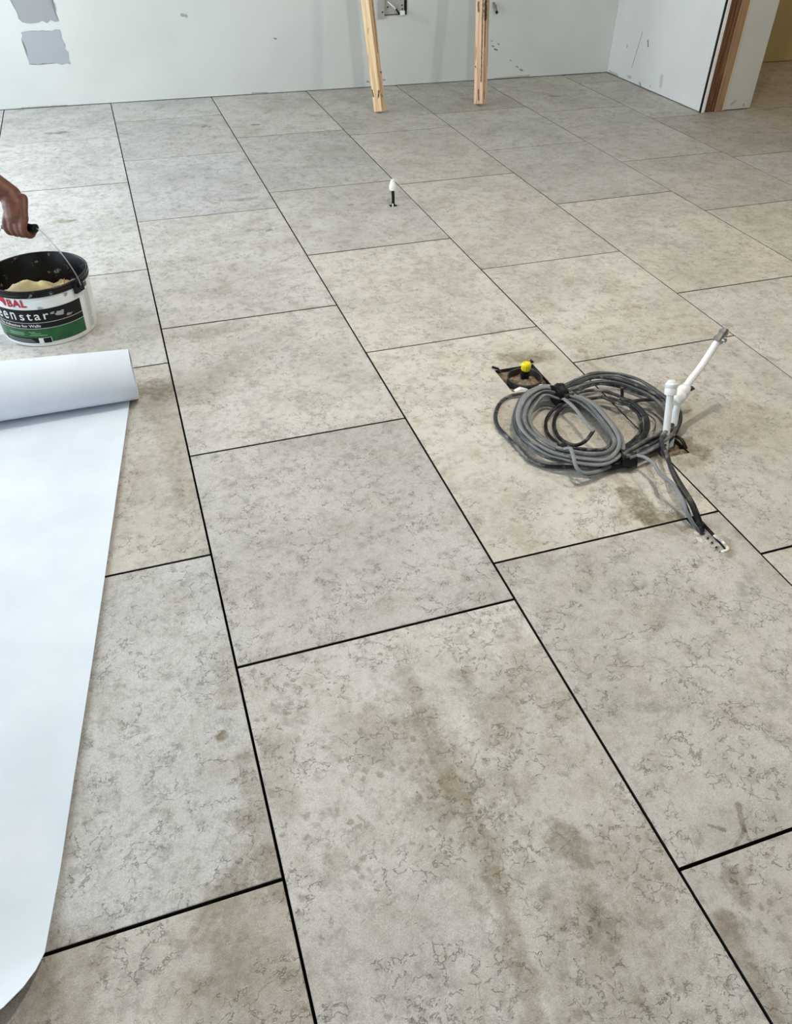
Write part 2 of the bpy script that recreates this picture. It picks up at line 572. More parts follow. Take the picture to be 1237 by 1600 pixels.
M_STONE_LEFT = stone('limestone_left_edge', [
    (.585, .20, .585, -.03, .022, .45, BR2), (.565, .02, .50, -.03, .03, .45, BR2), (.549, .265, .549, .264, .010, .9, BR),
    (.555, .09, .555, .10, .018, .45, BR2), (.53, -.06, .56, -.20, .07, .42, BR2), (.5, -.1, .44, -.25, .05, .35, BR2),
    (.28, -.05, .26, -.3, .05, .45, BR2), (.575, .33, .58, .45, .018, .35, BR2)], spots=.35)
M_STONE_ROLL = stone('limestone_roll_edge', [
    (.53, 1.50, .57, 1.49, .05, .75, BR), (.55, 1.40, .57, 1.22, .05, .45, BR2), (.56, 1.15, .57, .95, .03, .42, BR2), (.5, 1.2, .47, 1.0, .04, .25, BR2)])
M_STONE_WORK = stone('limestone_worked', [
    (1.62, 1.36, 1.73, 1.33, .035, .62, BR2), (1.66, 1.33, 1.70, 1.33, .022, .6, BR), (1.63, .66, 1.62, .55, .030, .8, BR),
    (1.62, .56, 1.69, .53, .022, .75, BR), (1.58, .60, 1.55, .57, .02, .45, BR2), (1.79, .62, 1.78, .60, .016, .4, BR2),
    (1.62, .74, 1.63, .68, .015, .4, BR2), (1.46, 1.07, 1.74, .85, .05, .35, (0.33, .27, .17, 1)), (1.70, 1.10, 1.75, .95, .05, .45, BR2), (1.78, .82, 1.79, .76, .02, .7, BR)])
M_STONE_SLOT = stone('limestone_slot', [
    (1.62, .515, 1.70, .48, .018, .55, BR2), (1.75, .43, 1.73, .39, .014, .7, BR2), (1.692, .455, 1.694, .445, .005, .8, (0.8, .8, .78, 1)), (1.697, .475, 1.699, .470, .004, .7, (0.8, .8, .78, 1)), (1.63, .38, 1.63, .379, .007, .9, BR),
    (1.36, -.14, 1.34, -.18, .0045, .8, BR), (1.34, -.18, 1.31, -.2, .004, .6, BR), (1.29, -.155, 1.31, -.17, .003, .7, DARK), (1.80, .45, 1.79, .43, .012, .4, DARK)])
M_STONE_CORNER = stone('limestone_corner', [(1.273, -.25, 1.268, -.275, .018, .6, BR), (1.215, -.30, 1.205, -.42, .022, .6, BR2), (1.222, -.29, 1.222, -.30, .015, .5, BR)], spots=.5)
M_STONE_PIPE = stone('limestone_pipes', [
    (1.87, .83, 1.90, .74, .028, .8, BR), (1.83, .72, 1.86, .70, .02, .45, BR2), (1.89, 1.335, 1.865, 1.28, .010, .55, BR2),
    (2.0, .9, 2.3, .6, .12, .22, BR2), (1.84, 1.29, 1.86, 1.20, .008, .5, BR2)])
M_STONE_PIPE2 = stone('limestone_smear', [(1.855, 1.33, 1.87, 1.325, .012, .55, BR2), (1.87, 1.32, 1.85, 1.27, .008, .5, BR2)])
M_STONE_SMEAR = stone('limestone_smeared', [
    (.24, 4.30, .32, 4.30, .022, .6, BR), (.30, 4.29, .33, 4.31, .02, .4, BR), (1.077, 4.22, 1.06, 4.20, .012, .7, DARK), (1.09, 4.19, 1.095, 4.20, .009, .7, BR),
    (1.33, 4.166, 1.36, 4.166, .014, .8, DARK), (.04, 4.12, .07, 4.10, .015, .5, GS), (1.06, 3.0, 1.12, 3.0, .018, .55, BR2), (1.02, 3.0, 1.06, 2.99, .014, .5, BR2),
    (.30, 2.955, .335, 2.95, .018, .75, (0.33, .28, .21, 1)), (.335, 2.95, .36, 2.95, .006, .6, BR), (.25, 3.15, .3, 3.13, .008, .35, GS), (1.12, 3.19, 1.125, 3.2, .010, .5, DARK), (1.105, 2.61, 1.115, 2.61, .012, .7, DARK),
    (3.27, 4.30, 3.31, 4.285, .014, .75, BR), (1.505, 2.80, 1.515, 2.80, .010, .6, BR), (1.7, 4.26, 1.715, 4.25, .006, .7, BR), (2.95, 4.60, 2.96, 4.60, .006, .8, DARK),
    (3.88, 3.66, 3.895, 3.65, .006, .9, DARK), (.85, 2.2, .85, 2.1, .02, .3, BR2), (.84, 1.96, .84, 1.95, .014, .35, BR), (.72, 1.80, .85, 1.82, .04, .35, BR2), (.68, 1.42, .75, 1.55, .05, .35, BR2)])

W = lambda k: k * S
lx = [W(-2.6), W(-1), W(0), W(1.0), W(1.999), W(2.998), W(3.997), W(4.998), W(6.005), W(7.95)]
G_, B_, D_, L_ = (.50, .495, .48), (.56, .52, .45), (.42, .40, .365), (.60, .59, .57)


def tone(c, k=1.0):
    m = (.506, .496, .462)
    return tuple((c[i] * .58 + m[i] * .42) * (.5 + k * .5) for i in range(3)) + (1,)


FLANGE = (1.545, 1.675, 1.170, 1.300)
PIPEH = (1.788, 1.872, .752, .846)
SLOT = (1.704, 1.739, .398, .530)
STUBX, STUBY = 1.691, 2.737
STUBH = (STUBX - .016, STUBX + .016, STUBY - .013, STUBY + .013)
cols = {
    0: [(8.2, 6.2), (6.2, 4.0), (4.0, 1.9), (1.9, 0), (0, -2), (-2, -4.9)],
    1: [(8.2, 7.3, L_), (7.3, 5.9, L_), (5.9, 4.3, L_), (4.3, 2.9, L_), (2.9, 1.5), (1.5, .2), (.2, -1.5), (-1.5, -4.9)],
    2: [(8.16, 6.908, G_, 1.05, M_STONE_SMEAR), (6.908, 5.63, L_, .97, M_STONE_SMEAR), (5.63, 3.939, L_, 1.0, M_STONE_SMEAR), (3.939, 2.738, L_, .98), (2.738, 1.245, B_, .92, M_STONE_ROLL),
        (1.245, -.037, G_, 1.02, M_STONE_LEFT), (-.037, -1.4, B_, .95, M_STONE_LEFT), (-1.4, -2.8), (-2.8, -4.9)],
    3: [(8.12, 7.38, G_, 1.0), (7.38, 6.168, (.43, .415, .405), 1, M_STONE_SMEAR), (6.168, 4.76, (.485, .48, .485), 1, M_STONE_SMEAR), (4.76, 3.118, (.56, .535, .50), 1, M_STONE_SMEAR), (3.118, 1.895, (.56, .535, .49), 1, M_STONE_SMEAR),
        (1.895, .685, (.44, .425, .405), 1.02), (.685, -.75, (.56, .54, .50), 1, M_STONE_SPOT), (-.75, -2.2), (-2.2, -4.9)],
    4: [(8.09, 6.568, (.49, .47, .43), 1, M_STONE_SMEAR), (6.568, 5.093, (.40, .39, .375), 1), (5.093, 3.86, (.50, .48, .45), 1, M_STONE_SMEAR, (STUBH,)), (3.86, 2.537, B_, 1.05),
        (2.537, .874, (.60, .55, .465), 1, M_STONE_WORK, (FLANGE, PIPEH)), (.874, -.339, (.46, .44, .40), 1, M_STONE_SLOT, (SLOT,)), (-.339, -1.6, (.47, .44, .40), 1, M_STONE_CORNER), (-1.6, -3.2), (-3.2, -4.9)],
    5: [(8.07, 6.376, (.43, .41, .365), 1), (6.376, 4.99, (.48, .455, .40), 1), (4.99, 3.332, (.535, .50, .43), 1), (3.332, 2.117, (.58, .535, .455), 1, M_STONE_PIPE2),
        (2.117, .61, (.49, .46, .40), 1, M_STONE_PIPE, (PIPEH,)), (.61, -.8, B_, .85), (-.8, -2.4), (-2.4, -4.9)],
    6: [(8.05, 6.85, (.36, .335, .28), 1), (6.85, 5.606, (.45, .44, .40), 1), (5.606, 4.245, (.45, .445, .41), 1), (4.245, 2.672, (.54, .50, .42), 1), (2.672, 1.3, (.52, .495, .44), 1), (1.3, -.1), (-.1, -2), (-2, -4.9)],
    7: [(8.02, 6.617, (.42, .395, .34), 1, M_STONE_SMEAR), (6.617, 5.0, (.43, .415, .375), 1), (5.0, 3.814, (.44, .42, .37), 1), (3.814, 2.5, (.49, .465, .385), 1), (2.5, 1.1), (1.1, -.4), (-.4, -2.2), (-2.2, -4.9)],
    8: [(8.0, 7.60, (.40, .38, .33), 1), (7.60, 6.118, (.42, .405, .36), 1), (6.118, 4.845, (.36, .33, .275), 1, M_STONE_SMEAR), (4.845, 3.6, (.47, .47, .45), 1), (3.6, 2.2), (2.2, .8), (.8, -.9), (-.9, -4.9)],
}
for k, rows in cols.items():
    for row in rows:
        y1, y0 = row[0] * S, row[1] * S
        c = row[2] if len(row) > 2 else B_
        f = row[3] if len(row) > 3 else 1.0
        mt = row[4] if len(row) > 4 else M_STONE
        hs = row[5] if len(row) > 5 else ()
        x0, x1 = lx[k], lx[k + 1]
        if k == 8 and row[0] > 7: x1 = XW + .06
        if k == 8 and 6.2 < row[0] < 7.7: x1 = XW + .06
        me, (cx, cy) = tile_mesh(x0, x1, y0, y1, hs)
        me.materials.append(mt)
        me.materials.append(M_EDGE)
        o = link('tile', me, None, floor, (cx, cy, random.uniform(-.0006, 0)))
        o.color = tone(c, f)
for (a, b, y0, y1) in ((XW + .06, lx[9], 6.118 * S, 8.02 * S), (lx[9], XR, 6.3 * S, 8.05 * S), (lx[9], XR, 4.5 * S, 6.3 * S), (lx[9], XR, 2.5 * S, 4.5 * S), (lx[9], XR, -.5 * S, 2.5 * S), (lx[9], XR, -4.9 * S, -.5 * S)):
    me, (cx, cy) = tile_mesh(a, b, y0, y1)
    me.materials.append(M_STONE)
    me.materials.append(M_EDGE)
    o = link('tile', me, None, floor, (cx, cy, random.uniform(-.0006, 0)))
    o.color = tone((.44, .41, .34))

# ------------------------------------------------------------------ timber battens leaning on the back wall
def batten(name, fl, wid, dep, rz, topdx, label, mat_a, length=2.35):
    """fl = front left foot corner on the floor"""
    ang = math.asin(min(.9, (BW(fl[0]) - fl[1] - .085) / length))
    root = Vector((fl[0], fl[1], 0))
    ax = Vector((topdx, math.sin(ang), math.cos(ang))).normalized()
    front = Vector((math.sin(rz), -math.cos(rz), 0))
    side = ax.cross(front) * -1
    side.normalize()
    if side.x < 0: side = -side
    back = side.cross(ax) * -1
    back = -front if back.dot(front) > 0 else back
    back = (back - ax * back.dot(ax)).normalized()
    bm = bmesh.new()
    vs = []
    add_box(bm, 0, wid, 0, dep, 0, length, .0025)
    o = done(name, bm, mat_a)
    low = -(back * dep).z
    o.matrix_world = Matrix((
        (side.x, back.x, ax.x, root.x), (side.y, back.y, ax.y, root.y), (side.z, back.z, ax.z, root.z + max(0, low) + .0005 + max(0, -(side * wid).z)), (0, 0, 0, 1)))
    tag(o, label, 'timber batten', 'battens leaning on the back wall')
    return o


PINE0, PINE1 = (0.74, 0.55, 0.33, 1), (0.50, 0.315, 0.155, 1)
M_PINE_A = wood('pine_pale', PINE0, PINE1, [((0, .059, .115), (0, .053, .085), .0055, .95), ((0, .006, .105), (0, .012, .08), .006, .95), ((0, .012, .08), (0, .018, .07), .003, .8), ((.03, 0, .20), (.038, 0, .196), .006, .85), ((.012, 0, .085), (.02, 0, .075), .004, .6), ((.024, 0, .3), (.026, 0, .62), .004, .6), ((0, .03, .42), (0, .034, .40), .004, .5)])
M_PINE_B = wood('pine_streaked', (0.72, 0.53, 0.35, 1), (0.46, 0.25, 0.135, 1), [((0, .030, .075), (0, .027, .02), .0045, .95), ((0, .012, 1.0), (0, .012, .12), .0055, .85), ((.012, 0, .52), (.012, 0, .44), .012, .95), ((.014, 0, .46), (.012, 0, .30), .004, .8), ((0, .045, .52), (0, .043, .48), .007, .85), ((.040, 0, .2), (.040, 0, .7), .003, .5), ((0, .058, .20), (0, .056, .195), .004, .8), ((.018, 0, .06), (.019, 0, .03), .004, .6)])
batten('timber_batten', (2.094, 4.172), .038, .063, .50, -.060, 'pale pine batten leaning left, beside the open socket box', M_PINE_A)
batten('timber_batten', (2.729, 4.167), .044, .066, .46, .045, 'dark-streaked upright pine batten, the right one of the two', M_PINE_B)

# ------------------------------------------------------------------ things on the back wall
yb = BW(2.4)
t = tag(empty('socket_box', (2.40, yb, .36)), 'open steel socket box with loose wires on the back wall', 'socket box')
bm = bmesh.new()
X0, X1, Z0, Z1 = 2.305, 2.462, .397, .52
yf = yb - .006
add_box(bm, X0, X1, yf, yf + .003, Z0, Z0 + .004)
add_box(bm, X0, X1, yf + .0005, yf + .003, Z1 - .004, Z1)
add_box(bm, X0, X0 + .004, yf, yf + .003, Z0, Z1)
add_box(bm, X1 - .004, X1, yf, yf + .003, Z0, Z1)
done('rim', bm, M_BLACK_PLASTIC, t)
done('back_plate', box_bm(X0 + .004, X1 - .018, yf + .001, yf + .004, Z0 + .004, Z1 - .004), plain('galvanised', (0.42, .42, .40), .5, .3), t)
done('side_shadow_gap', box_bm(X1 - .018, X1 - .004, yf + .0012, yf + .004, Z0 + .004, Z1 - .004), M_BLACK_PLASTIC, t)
done('cover_plate', box_bm(2.268, 2.312, yb - .020, yb - .012, .385, .53, .001), plain('grey_cover', lin(165, 166, 166), .5), t)
for (x, z) in ((2.43, .447), (2.432, .428), (2.337, .44), (2.298, .417)):
    bm = bmesh.new()
    add_lathe(bm, [(.0045, 0), (.0045, .003)], (x, (yb - .0205 if x < 2.31 else yf + .0008), z), (0, -1, 0), 12)
    done('screw_hole', bm, M_BLACK_PLASTIC, t)
bm = bmesh.new()
add_tube(bm, catmull([(2.335, yf - .006, .47), (2.36, yf - .016, .45), (2.385, yf - .014, .43), (2.395, yf - .012, .417)]), .0045)
done('wire', bm, M_WHITE_PLASTIC, t, True)
bm = bmesh.new()
add_box(bm, 2.412, 2.444, yf - .022, yf - .004, .397, .421, .003)
done('terminal_block', bm, M_WHITE_PLASTIC, t)
bm = bmesh.new()
add_tube(bm, catmull([(2.385, yf - .017, .432), (2.398, yf - .02, .415), (2.41, yf - .014, .403)]), .005)
done('wire', bm, M_BLACK_PLASTIC, t, True)

yb = BW(3.05)
t = tag(empty('wall_pipe_stub', (3.05, yb, .41)), 'small nickel pipe stub sticking from wall beside the right batten', 'pipe stub')
bm = bmesh.new()
add_lathe(bm, [(.009, 0), (.009, .02), (.012, .02), (.012, .034), (.009, .034), (.009, .06)], (3.045, yb, .44), (.12, -.8, -.75), 16)
done('fitting', bm, M_CHROME, t, True)
bm = bmesh.new()
add_lathe(bm, [(.006, .058), (.0085, .060), (.0085, .072), (.004, .074)], (3.045, yb, .44), (.12, -.8, -.75), 14)
done('cap', bm, M_BLACK_PLASTIC, t, True)

# ------------------------------------------------------------------ capped pipe stub rising from the middle of the floor
t = tag(empty('floor_pipe_stub', (STUBX, STUBY, -.03)), 'short black pipe with a white cap, alone in mid floor', 'pipe stub')
bm = bmesh.new()
add_tube(bm, [Vector((STUBX, STUBY, -.03)), Vector((STUBX, STUBY, .03)), Vector((STUBX - .003, STUBY, .078))], .0068, n=14)
done('pipe', bm, M_BLACK_PLASTIC, t, True)
bm = bmesh.new()
add_lathe(bm, [(.009, .066), (.0145, .068), (.0155, .078), (.0155, .084), (.0145, .085), (.0145, .089), (.0135, .09), (.0115, .100), (.0095, .104), (.0095, .110), (.007, .112)], (STUBX - .003, STUBY, 0), n=24)
tag(done('stop_end', bm, M_WHITE_PLASTIC, t, True), 'white push-fit stop end')
bm = bmesh.new()
add_tube(bm, [Vector((STUBX - .006, STUBY - .012, -.03)), Vector((STUBX - .006, STUBY - .013, .012))], .003, n=8)
done('packing', bm, M_WHITE_PLASTIC, t)

# ------------------------------------------------------------------ drain flange in its square cut-out
FC = Vector((1.610, 1.224, -.007))
t = tag(empty('drain_flange', (FC.x, FC.y, -.03)), 'black round drain collar with yellow capped tube, in square floor cut-out', 'drain')
M_DIRT = plain('brown_debris', (0.19, 0.145, 0.10), .9, var=.6, scale=70, bump=.6)
bm = bmesh.new()
add_lathe(bm, [(.052, -.030), (.052, .012), (.0535, .016), (.0515, .018), (.049, .016), (.047, -.004), (.047, -.028)], FC, n=48, cap0=False, cap1=False)
done('collar', bm, plain('collar_black', (0.03, .027, .025), .45, var=.4), t, True)
bm = bmesh.new()
add_lathe(bm, [(.0468, -.012), (.040, -.010), (.026, -.002), (.016, .002), (.0, .002)], FC, n=36, cap1=False, squash=lambda a, h: 1)
for v in bm.verts: v.co.z += .006 + .007 * mnoise.noise(v.co * 60) * (1 if (v.co - FC).length < .045 else 0)
done('silt', bm, M_DIRT, t, True)
bm = bmesh.new()
add_lathe(bm, [(.012, -.008), (.0125, .020), (.015, .020), (.015, .026), (.0115, .027), (.0115, .040)], FC + Vector((.003, .006, 0)), n=24)
done('tube', bm, M_BLACK_PLASTIC, t, True)
bm = bmesh.new()
add_lathe(bm, [(.0120, .036), (.0138, .038), (.0142, .053), (.0135, .058), (.010, .061), (.009, .059), (.0, .059)], FC + Vector((.003, .006, 0)), n=36, cap1=False, squash=lambda a, h: 1 + .05 * math.cos(12 * a))
tag(done('cap', bm, plain('yellow_plastic', (0.80, .68, .015), .4, var=.06), t, True), 'bright yellow ribbed cap')
bm = bmesh.new()
add_box(bm, FLANGE[0] - .0, FLANGE[1], FLANGE[2], FLANGE[3], -.030, -.013)
bmesh.ops.subdivide_edges(bm, edges=bm.edges[:], cuts=8, use_grid_fill=True)
for v in bm.verts:
    if v.co.z > -.02: v.co.z += .010 * mnoise.noise(v.co * 45)
done('mortar_bed', bm, M_DIRT, t)
for (a, b, c, d, r) in ((1.556, 1.176, 1.595, 1.176, .008), (1.62, 1.174, 1.655, 1.178, .006)):
    bm = bmesh.new()
    add_tube(bm, [Vector((a, b, -.004)), Vector(((a + c) / 2, (b + d) / 2 + .003, .001)), Vector((c, d, -.004))], r, r * .6, 8)
    done('white_sealant', bm, M_WHITE_PLASTIC, t, True)
for (a, b) in (((1.541, 1.312), (1.556, 1.300)), ((1.672, 1.302), (1.676, 1.318))):
    bm = bmesh.new()
    add_tube(bm, [Vector((a[0], a[1], .006)), Vector((b[0], b[1], .004)), Vector((b[0] + .006, b[1] - .012, -.004))], .0035, n=6)
    done('torn_membrane', bm, M_BLACK_PLASTIC, t)

# ------------------------------------------------------------------ two white water pipes in their rough hole
def c6(x, y, z): return at(740 + x / 2.811, 480 + y / 2.811, z)


A0 = Vector((1.812, .775, -.03))
A1 = at(1048, 607, .150)
t = tag(empty('capped_water_pipe', A0), 'short white plastic pipe with white stop end beside the cable coil', 'water pipe')
pts = catmull([A0, A0.lerp(A1, .3), A0.lerp(A1, .65), A1], 6)
bm = bmesh.new()
add_tube(bm, pts, .0095, n=18)
done('pipe', bm, M_WHITE_PLASTIC, t, True)
ax = (A1 - A0).normalized()
bm = bmesh.new()
add_lathe(bm, [(.0105, -.012), (.0155, -.010), (.0165, .004), (.0155, .006), (.0155, .009), (.0165, .011), (.0160, .018), (.012, .022), (.011, .026), (.008, .028)], A1 - ax * .006, ax, 26)
tag(done('stop_end', bm, M_WHITE_PLASTIC, t, True), 'ribbed white push-fit stop end')

B0 = Vector((1.845, .800, -.03))
B1 = at(1064, 616, .115)
B2 = at(1097, 570, .165)
B3 = at(1121, 533, .215)
B4 = at(1133, 515, .240)
t = tag(empty('leaning_water_pipe', B0), 'longer white plastic pipe leaning right with nickel tap end', 'water pipe')
bm = bmesh.new()
add_tube(bm, catmull([B0, B0.lerp(B1, .5) + Vector((-.004, 0, 0)), B1, B2, B3], 8), .0095, n=18)
done('pipe', bm, M_WHITE_PLASTIC, t, True)
ax = (B2 - B1).normalized()
bm = bmesh.new()
add_lathe(bm, [(.011, -.034), (.0145, -.033), (.0155, -.022), (.0172, -.020), (.0178, -.004), (.0165, -.002), (.0165, .002), (.0178, .004), (.0172, .018), (.0145, .020), (.012, .028), (.0105, .029)], B1, ax, 28)
tag(done('coupling', bm, M_WHITE_PLASTIC, t, True), 'ribbed white push-fit coupling')
ax = (B4 - B3).normalized()
bm = bmesh.new()
add_lathe(bm, [(.0125, -.004), (.0145, -.002), (.0145, .010), (.0115, .011), (.0115, .022), (.0132, .023), (.0132, .031), (.010, .032), (.010, .038)], B3, ax, 12)
tag(done('compression_fitting', bm, M_CHROME, t), 'dull nickel compression fitting')
bm = bmesh.new()
add_lathe(bm, [(.004, 0), (.004, .014), (.006, .014), (.006, .022), (.003, .024)], B3 + ax * .006, ax.cross(Vector((0, .3, 1))) * 1.0, 12)
done('valve_spindle', bm, M_CHROME, t)

# rubble in the pipe hole
t = tag(empty('rubble', (1.85, .80, -.03)), 'brown rubble filling the rough hole around the white pipes', 'rubble')
bm = bmesh.new()
add_box(bm, 1.789, 1.871, .753, .845, -.0300, -.010)
bmesh.ops.subdivide_edges(bm, edges=bm.edges[:], cuts=7, use_grid_fill=True)
for v in bm.verts:
    if v.co.z > -.02: v.co.z += .016 * mnoise.noise(v.co * 55)
tag(done('mortar_crumbs', bm, M_DIRT, t), kind='stuff')
bm = bmesh.new()
add_tube(bm, catmull([(1.858, .842, -.010), (1.864, .820, .010), (1.872, .795, .012), (1.874, .768, -.004)], 5), .006, .003, 8)
done('torn_membrane', bm, M_BLACK_PLASTIC, t)

# ------------------------------------------------------------------ conduit slot
t = tag(empty('cable_slot', (1.72, .46, -.03)), 'white perforated conduit set in a narrow floor slot under cables', 'conduit')
bm = bmesh.new()
n = 10
prof = [(.0155 * math.cos(PI + PI * i / n), -.014 + .0135 * math.sin(PI + PI * i / n) + .004) for i in range(n + 1)]
prof2 = [(x * .8, z + .0035) for x, z in prof][::-1]
ring = [(x, z) for x, z in prof] + prof2
rows = []
for y in (.402, .42, .45, .48, .51):
    rows.append([bm.verts.new((1.7215 + x, y, min(z, .001))) for x, z in ring])
for A, B in zip(rows, rows[1:]):
    for i in range(len(ring)):
        j = (i + 1) % len(ring)
        bm.faces.new((A[i], A[j], B[j], B[i]))
bm.faces.new(rows[0])
bm.faces.new(rows[-1])
done('conduit', bm, plain('dirty_conduit', (0.50, .48, .43), .6, var=.5, scale=70), t, True)
for i in range(6):
    bm = bmesh.new()
    add_lathe(bm, [(.0025, 0), (.0025, .0012)], (1.7285, .412 + i * .0165, -.0155), (-.4, 0, .9), 10)
    done('hole', bm, M_BLACK_PLASTIC, t)
bm = bmesh.new()
add_tube(bm, catmull([(1.737, .455, -.003), (1.740, .43, -.001), (1.738, .405, -.001), (1.728, .399, .001), (1.716, .400, -.002)], 6), .004, .003, 8)
done('sealant_bead', bm, plain('dirty_sealant', (0.60, .58, .53), .6, var=.4, scale=90), t, True)

# ------------------------------------------------------------------ coil of cables
cc = c6(500, 520, 0)
coil = tag(empty('cable_coil', cc), 'big taped coil of grey and black cables lying between drain and white pipes', 'cable coil')
M_GREY = [cable_mat('cable_grey_a', (0.13, 0.138, 0.146, 1), .22), cable_mat('cable_grey_b', (0.20, 0.21, 0.22, 1), .2), cable_mat('cable_grey_c', (0.075, 0.08, 0.085, 1), .35)]
M_BLK = [cable_mat('cable_black_a', (0.012, 0.013, 0.014, 1), .5), cable_mat('cable_black_b', (0.022, 0.024, 0.027, 1), .5), cable_mat('cable_black_c', (0.007, 0.007, 0.008, 1), .22)]
LI = [(378, 402), (312, 388), (266, 432), (243, 480), (268, 535), (322, 580), (385, 606), (425, 622), (520, 632), (585, 618), (606, 578), (572, 530), (510, 458), (444, 410)]
LO = [(365, 350), (288, 345), (213, 385), (176, 470), (178, 530), (215, 592), (300, 650), (388, 672), (480, 690), (580, 690), (647, 640), (648, 572), (600, 498), (520, 418)]
RI = [(400, 388), (470, 357), (550, 338), (640, 348), (730, 378), (800, 412), (845, 462), (848, 512), (822, 548), (760, 572), (690, 605), (640, 640)]
RO = [(385, 350), (450, 316), (530, 290), (625, 289), (720, 315), (802, 362), (872, 420), (908, 480), (892, 545), (842, 600), (770, 637), (690, 662)]


def strand(I, O, prof, z0, z1, closed, a, b, mat, tw=.0, jit=6):
    pts = []
    m = len(I)
    for k in range(m):
        f = prof(k / m)
        z = z0 + (z1 - z0) * (.5 + .5 * math.sin(2 * PI * k / m + random.uniform(-.3, .3)))
        pts.append(c6(I[k][0] * (1 - f) + O[k][0] * f + random.uniform(-jit, jit) * .5, I[k][1] * (1 - f) + O[k][1] * f + random.uniform(-jit, jit) * .5, z))
    bm = bmesh.new()
    ph = random.uniform(0, 6)
    add_tube(bm, catmull(pts, 7, closed), a, b, 10, closed, twist=lambda q: tw + .5 * math.sin(2 * PI * q * 2 + ph))
    return done('cable', bm, mat, coil, True)


# left ring: flat grey twin cables
for i, f in enumerate((.0, .13, .27, .40, .52, .64, .77, .9, 1.0, .33, .7)):
    amp = random.uniform(.08, .16)
    ph = random.uniform(0, 6.28)
    layer = .012 + (.022 if i in (1, 3, 5, 7) else 0) + (.03 if i > 8 else 0)
    strand(LI, LO, lambda q, f=f, amp=amp, ph=ph: max(0, min(1, f + amp * math.sin(2 * PI * q + ph))), layer, layer + .014, True, .0056, .0036, M_GREY[i % 3], random.uniform(-.4, .4))
# back ring: dark cables
for i, f in enumerate((.0, .18, .36, .55, .74, .92, 1.0)):
    amp = random.uniform(.06, .14)
    ph = random.uniform(0, 6.28)
    layer = .014 + (.022 if i % 2 else 0)
    strand(RI, RO, lambda q, f=f, amp=amp, ph=ph: max(0, min(1, f + amp * math.sin(2 * PI * q + ph))), layer, layer + .018, False, .0054, .0038, (M_BLK + M_GREY)[(1, 5, 0, 1, 3, 5, 0)[i]], random.uniform(-.4, .4))


def loose(name, pts, a, b, mat, tw=0.0):
    bm = bmesh.new()
    add_tube(bm, catmull([c6(*p) for p in pts], 8), a, b, 10, twist=tw)
    return done(name, bm, mat, coil, True)


# inner dark ring, twice round
loose('cable', [(400, 392, .05), (480, 370, .045), (560, 366, .04), (640, 392, .035), (705, 432, .03), (748, 482, .025), (752, 538, .02), (715, 590, .02), (655, 630, .02)], .0056, .0045, M_BLK[1])
loose('cable', [(400, 402, .04), (490, 404, .035), (570, 396, .03), (640, 412, .028), (690, 440, .026), (728, 480, .02), (732, 540, .02), (700, 585, .018), (645, 622, .02)], .0054, .0042, M_BLK[0])
loose('cable', [(640, 400, .045), (700, 420, .045), (752, 470, .04), (766, 520, .035), (752, 560, .03), (715, 600, .03), (662, 632, .03)], .0056, .0045, M_BLK[2])
loose('cable', [(560, 392, .03), (650, 425, .03), (720, 410, .03), (800, 404, .035), (850, 395, .045), (905, 382, .06), (962, 352, .075)], .006, .0045, M_BLK[1])
loose('cable', [(700, 412, .025), (780, 408, .03), (850, 410, .045), (910, 388, .062), (966, 356, .07)], .0045, .0035, M_GREY[2])
# inner black rings of the near coil
loose('cable', [(420, 405, .03), (365, 438, .02), (326, 478, .012), (316, 520, .010), (330, 562, .010), (370, 600, .015)], .0046, .0046, M_BLK[2])
loose('cable', [(430, 415, .03), (385, 445, .02), (356, 488, .012), (355, 530, .010), (380, 578, .012), (440, 606, .02), (490, 588, .035), (526, 542, .05)], .0050, .0050, M_BLK[2])
loose('cable', [(395, 402, .055), (440, 440, .055), (480, 490, .055), (510, 530, .055), (527, 545, .052)], .0056, .0034, M_GREY[1])
loose('cable', [(380, 612, .02), (460, 622, .02), (540, 626, .02), (620, 622, .02), (690, 612, .022), (760, 582, .025), (830, 560, .03)], .0052, .0045, M_BLK[0])
# stray outer loop
loose('cable', [(300, 362, .03), (240, 376, .014), (165, 388, .008), (118, 418, .007), (96, 470, .007), (106, 522, .007), (150, 572, .007), (200, 625, .007), (250, 674, .008), (325, 698, .008), (430, 700, .010), (540, 692, .012), (650, 668, .016)], .0056, .0044, M_BLK[1])
# bent grey end at the front
loose('cable', [(398, 622, .06), (425, 622, .068), (438, 660, .058), (452, 705, .044), (482, 727, .034), (540, 722, .024), (640, 680, .016)], .0054, .0044, M_GREY[1])
loose('cable', [(452, 703, .034), (495, 733, .024), (570, 716, .014), (660, 672, .012)], .0048, .0042, M_BLK[2])
# near pipes: cables rising round the short pipe
loose('cable', [(878, 410, .05), (902, 450, .05), (905, 500, .04), (880, 545, .03), (835, 575, .02), (760, 600, .02), (680, 640, .02)], .006, .0045, M_BLK[1])
loose('cable', [(866, 430, .055), (880, 480, .05), (868, 525, .045), (830, 560, .05), (826, 600, .055), (850, 650, .06), (868, 715, .06), (905, 790, .05), (945, 850, .04), (972, 910, .02), (1000, 992, -.016)], .0056, .0046, M_BLK[1])
loose('cable', [(872, 470, .045), (858, 520, .04), (824, 572, .045), (832, 625, .05), (856, 680, .052), (884, 735, .05), (920, 795, .045), (958, 855, .035), (986, 920, .015), (1010, 985, -.016)], .0056, .0046, M_BLK[2])
loose('cable', [(690, 652, .03), (740, 656, .045), (785, 682, .055), (806, 715, .055), (822, 738, .06), (862, 766, .06), (890, 800, .052), (918, 850, .045), (938, 905, .03), (966, 955, .008), (990, 990, -.016)], .0050, .0044, M_GREY[1])
loose('cable', [(888, 800, .045), (915, 835, .045), (938, 890, .035), (955, 940, .012), (985, 985, -.014)], .0046, .004, M_BLK[0])
loose('cable', [(650, 352, .075), (651, 368, .06), (652, 386, .042)], .0045, .0045, M_BLK[1])
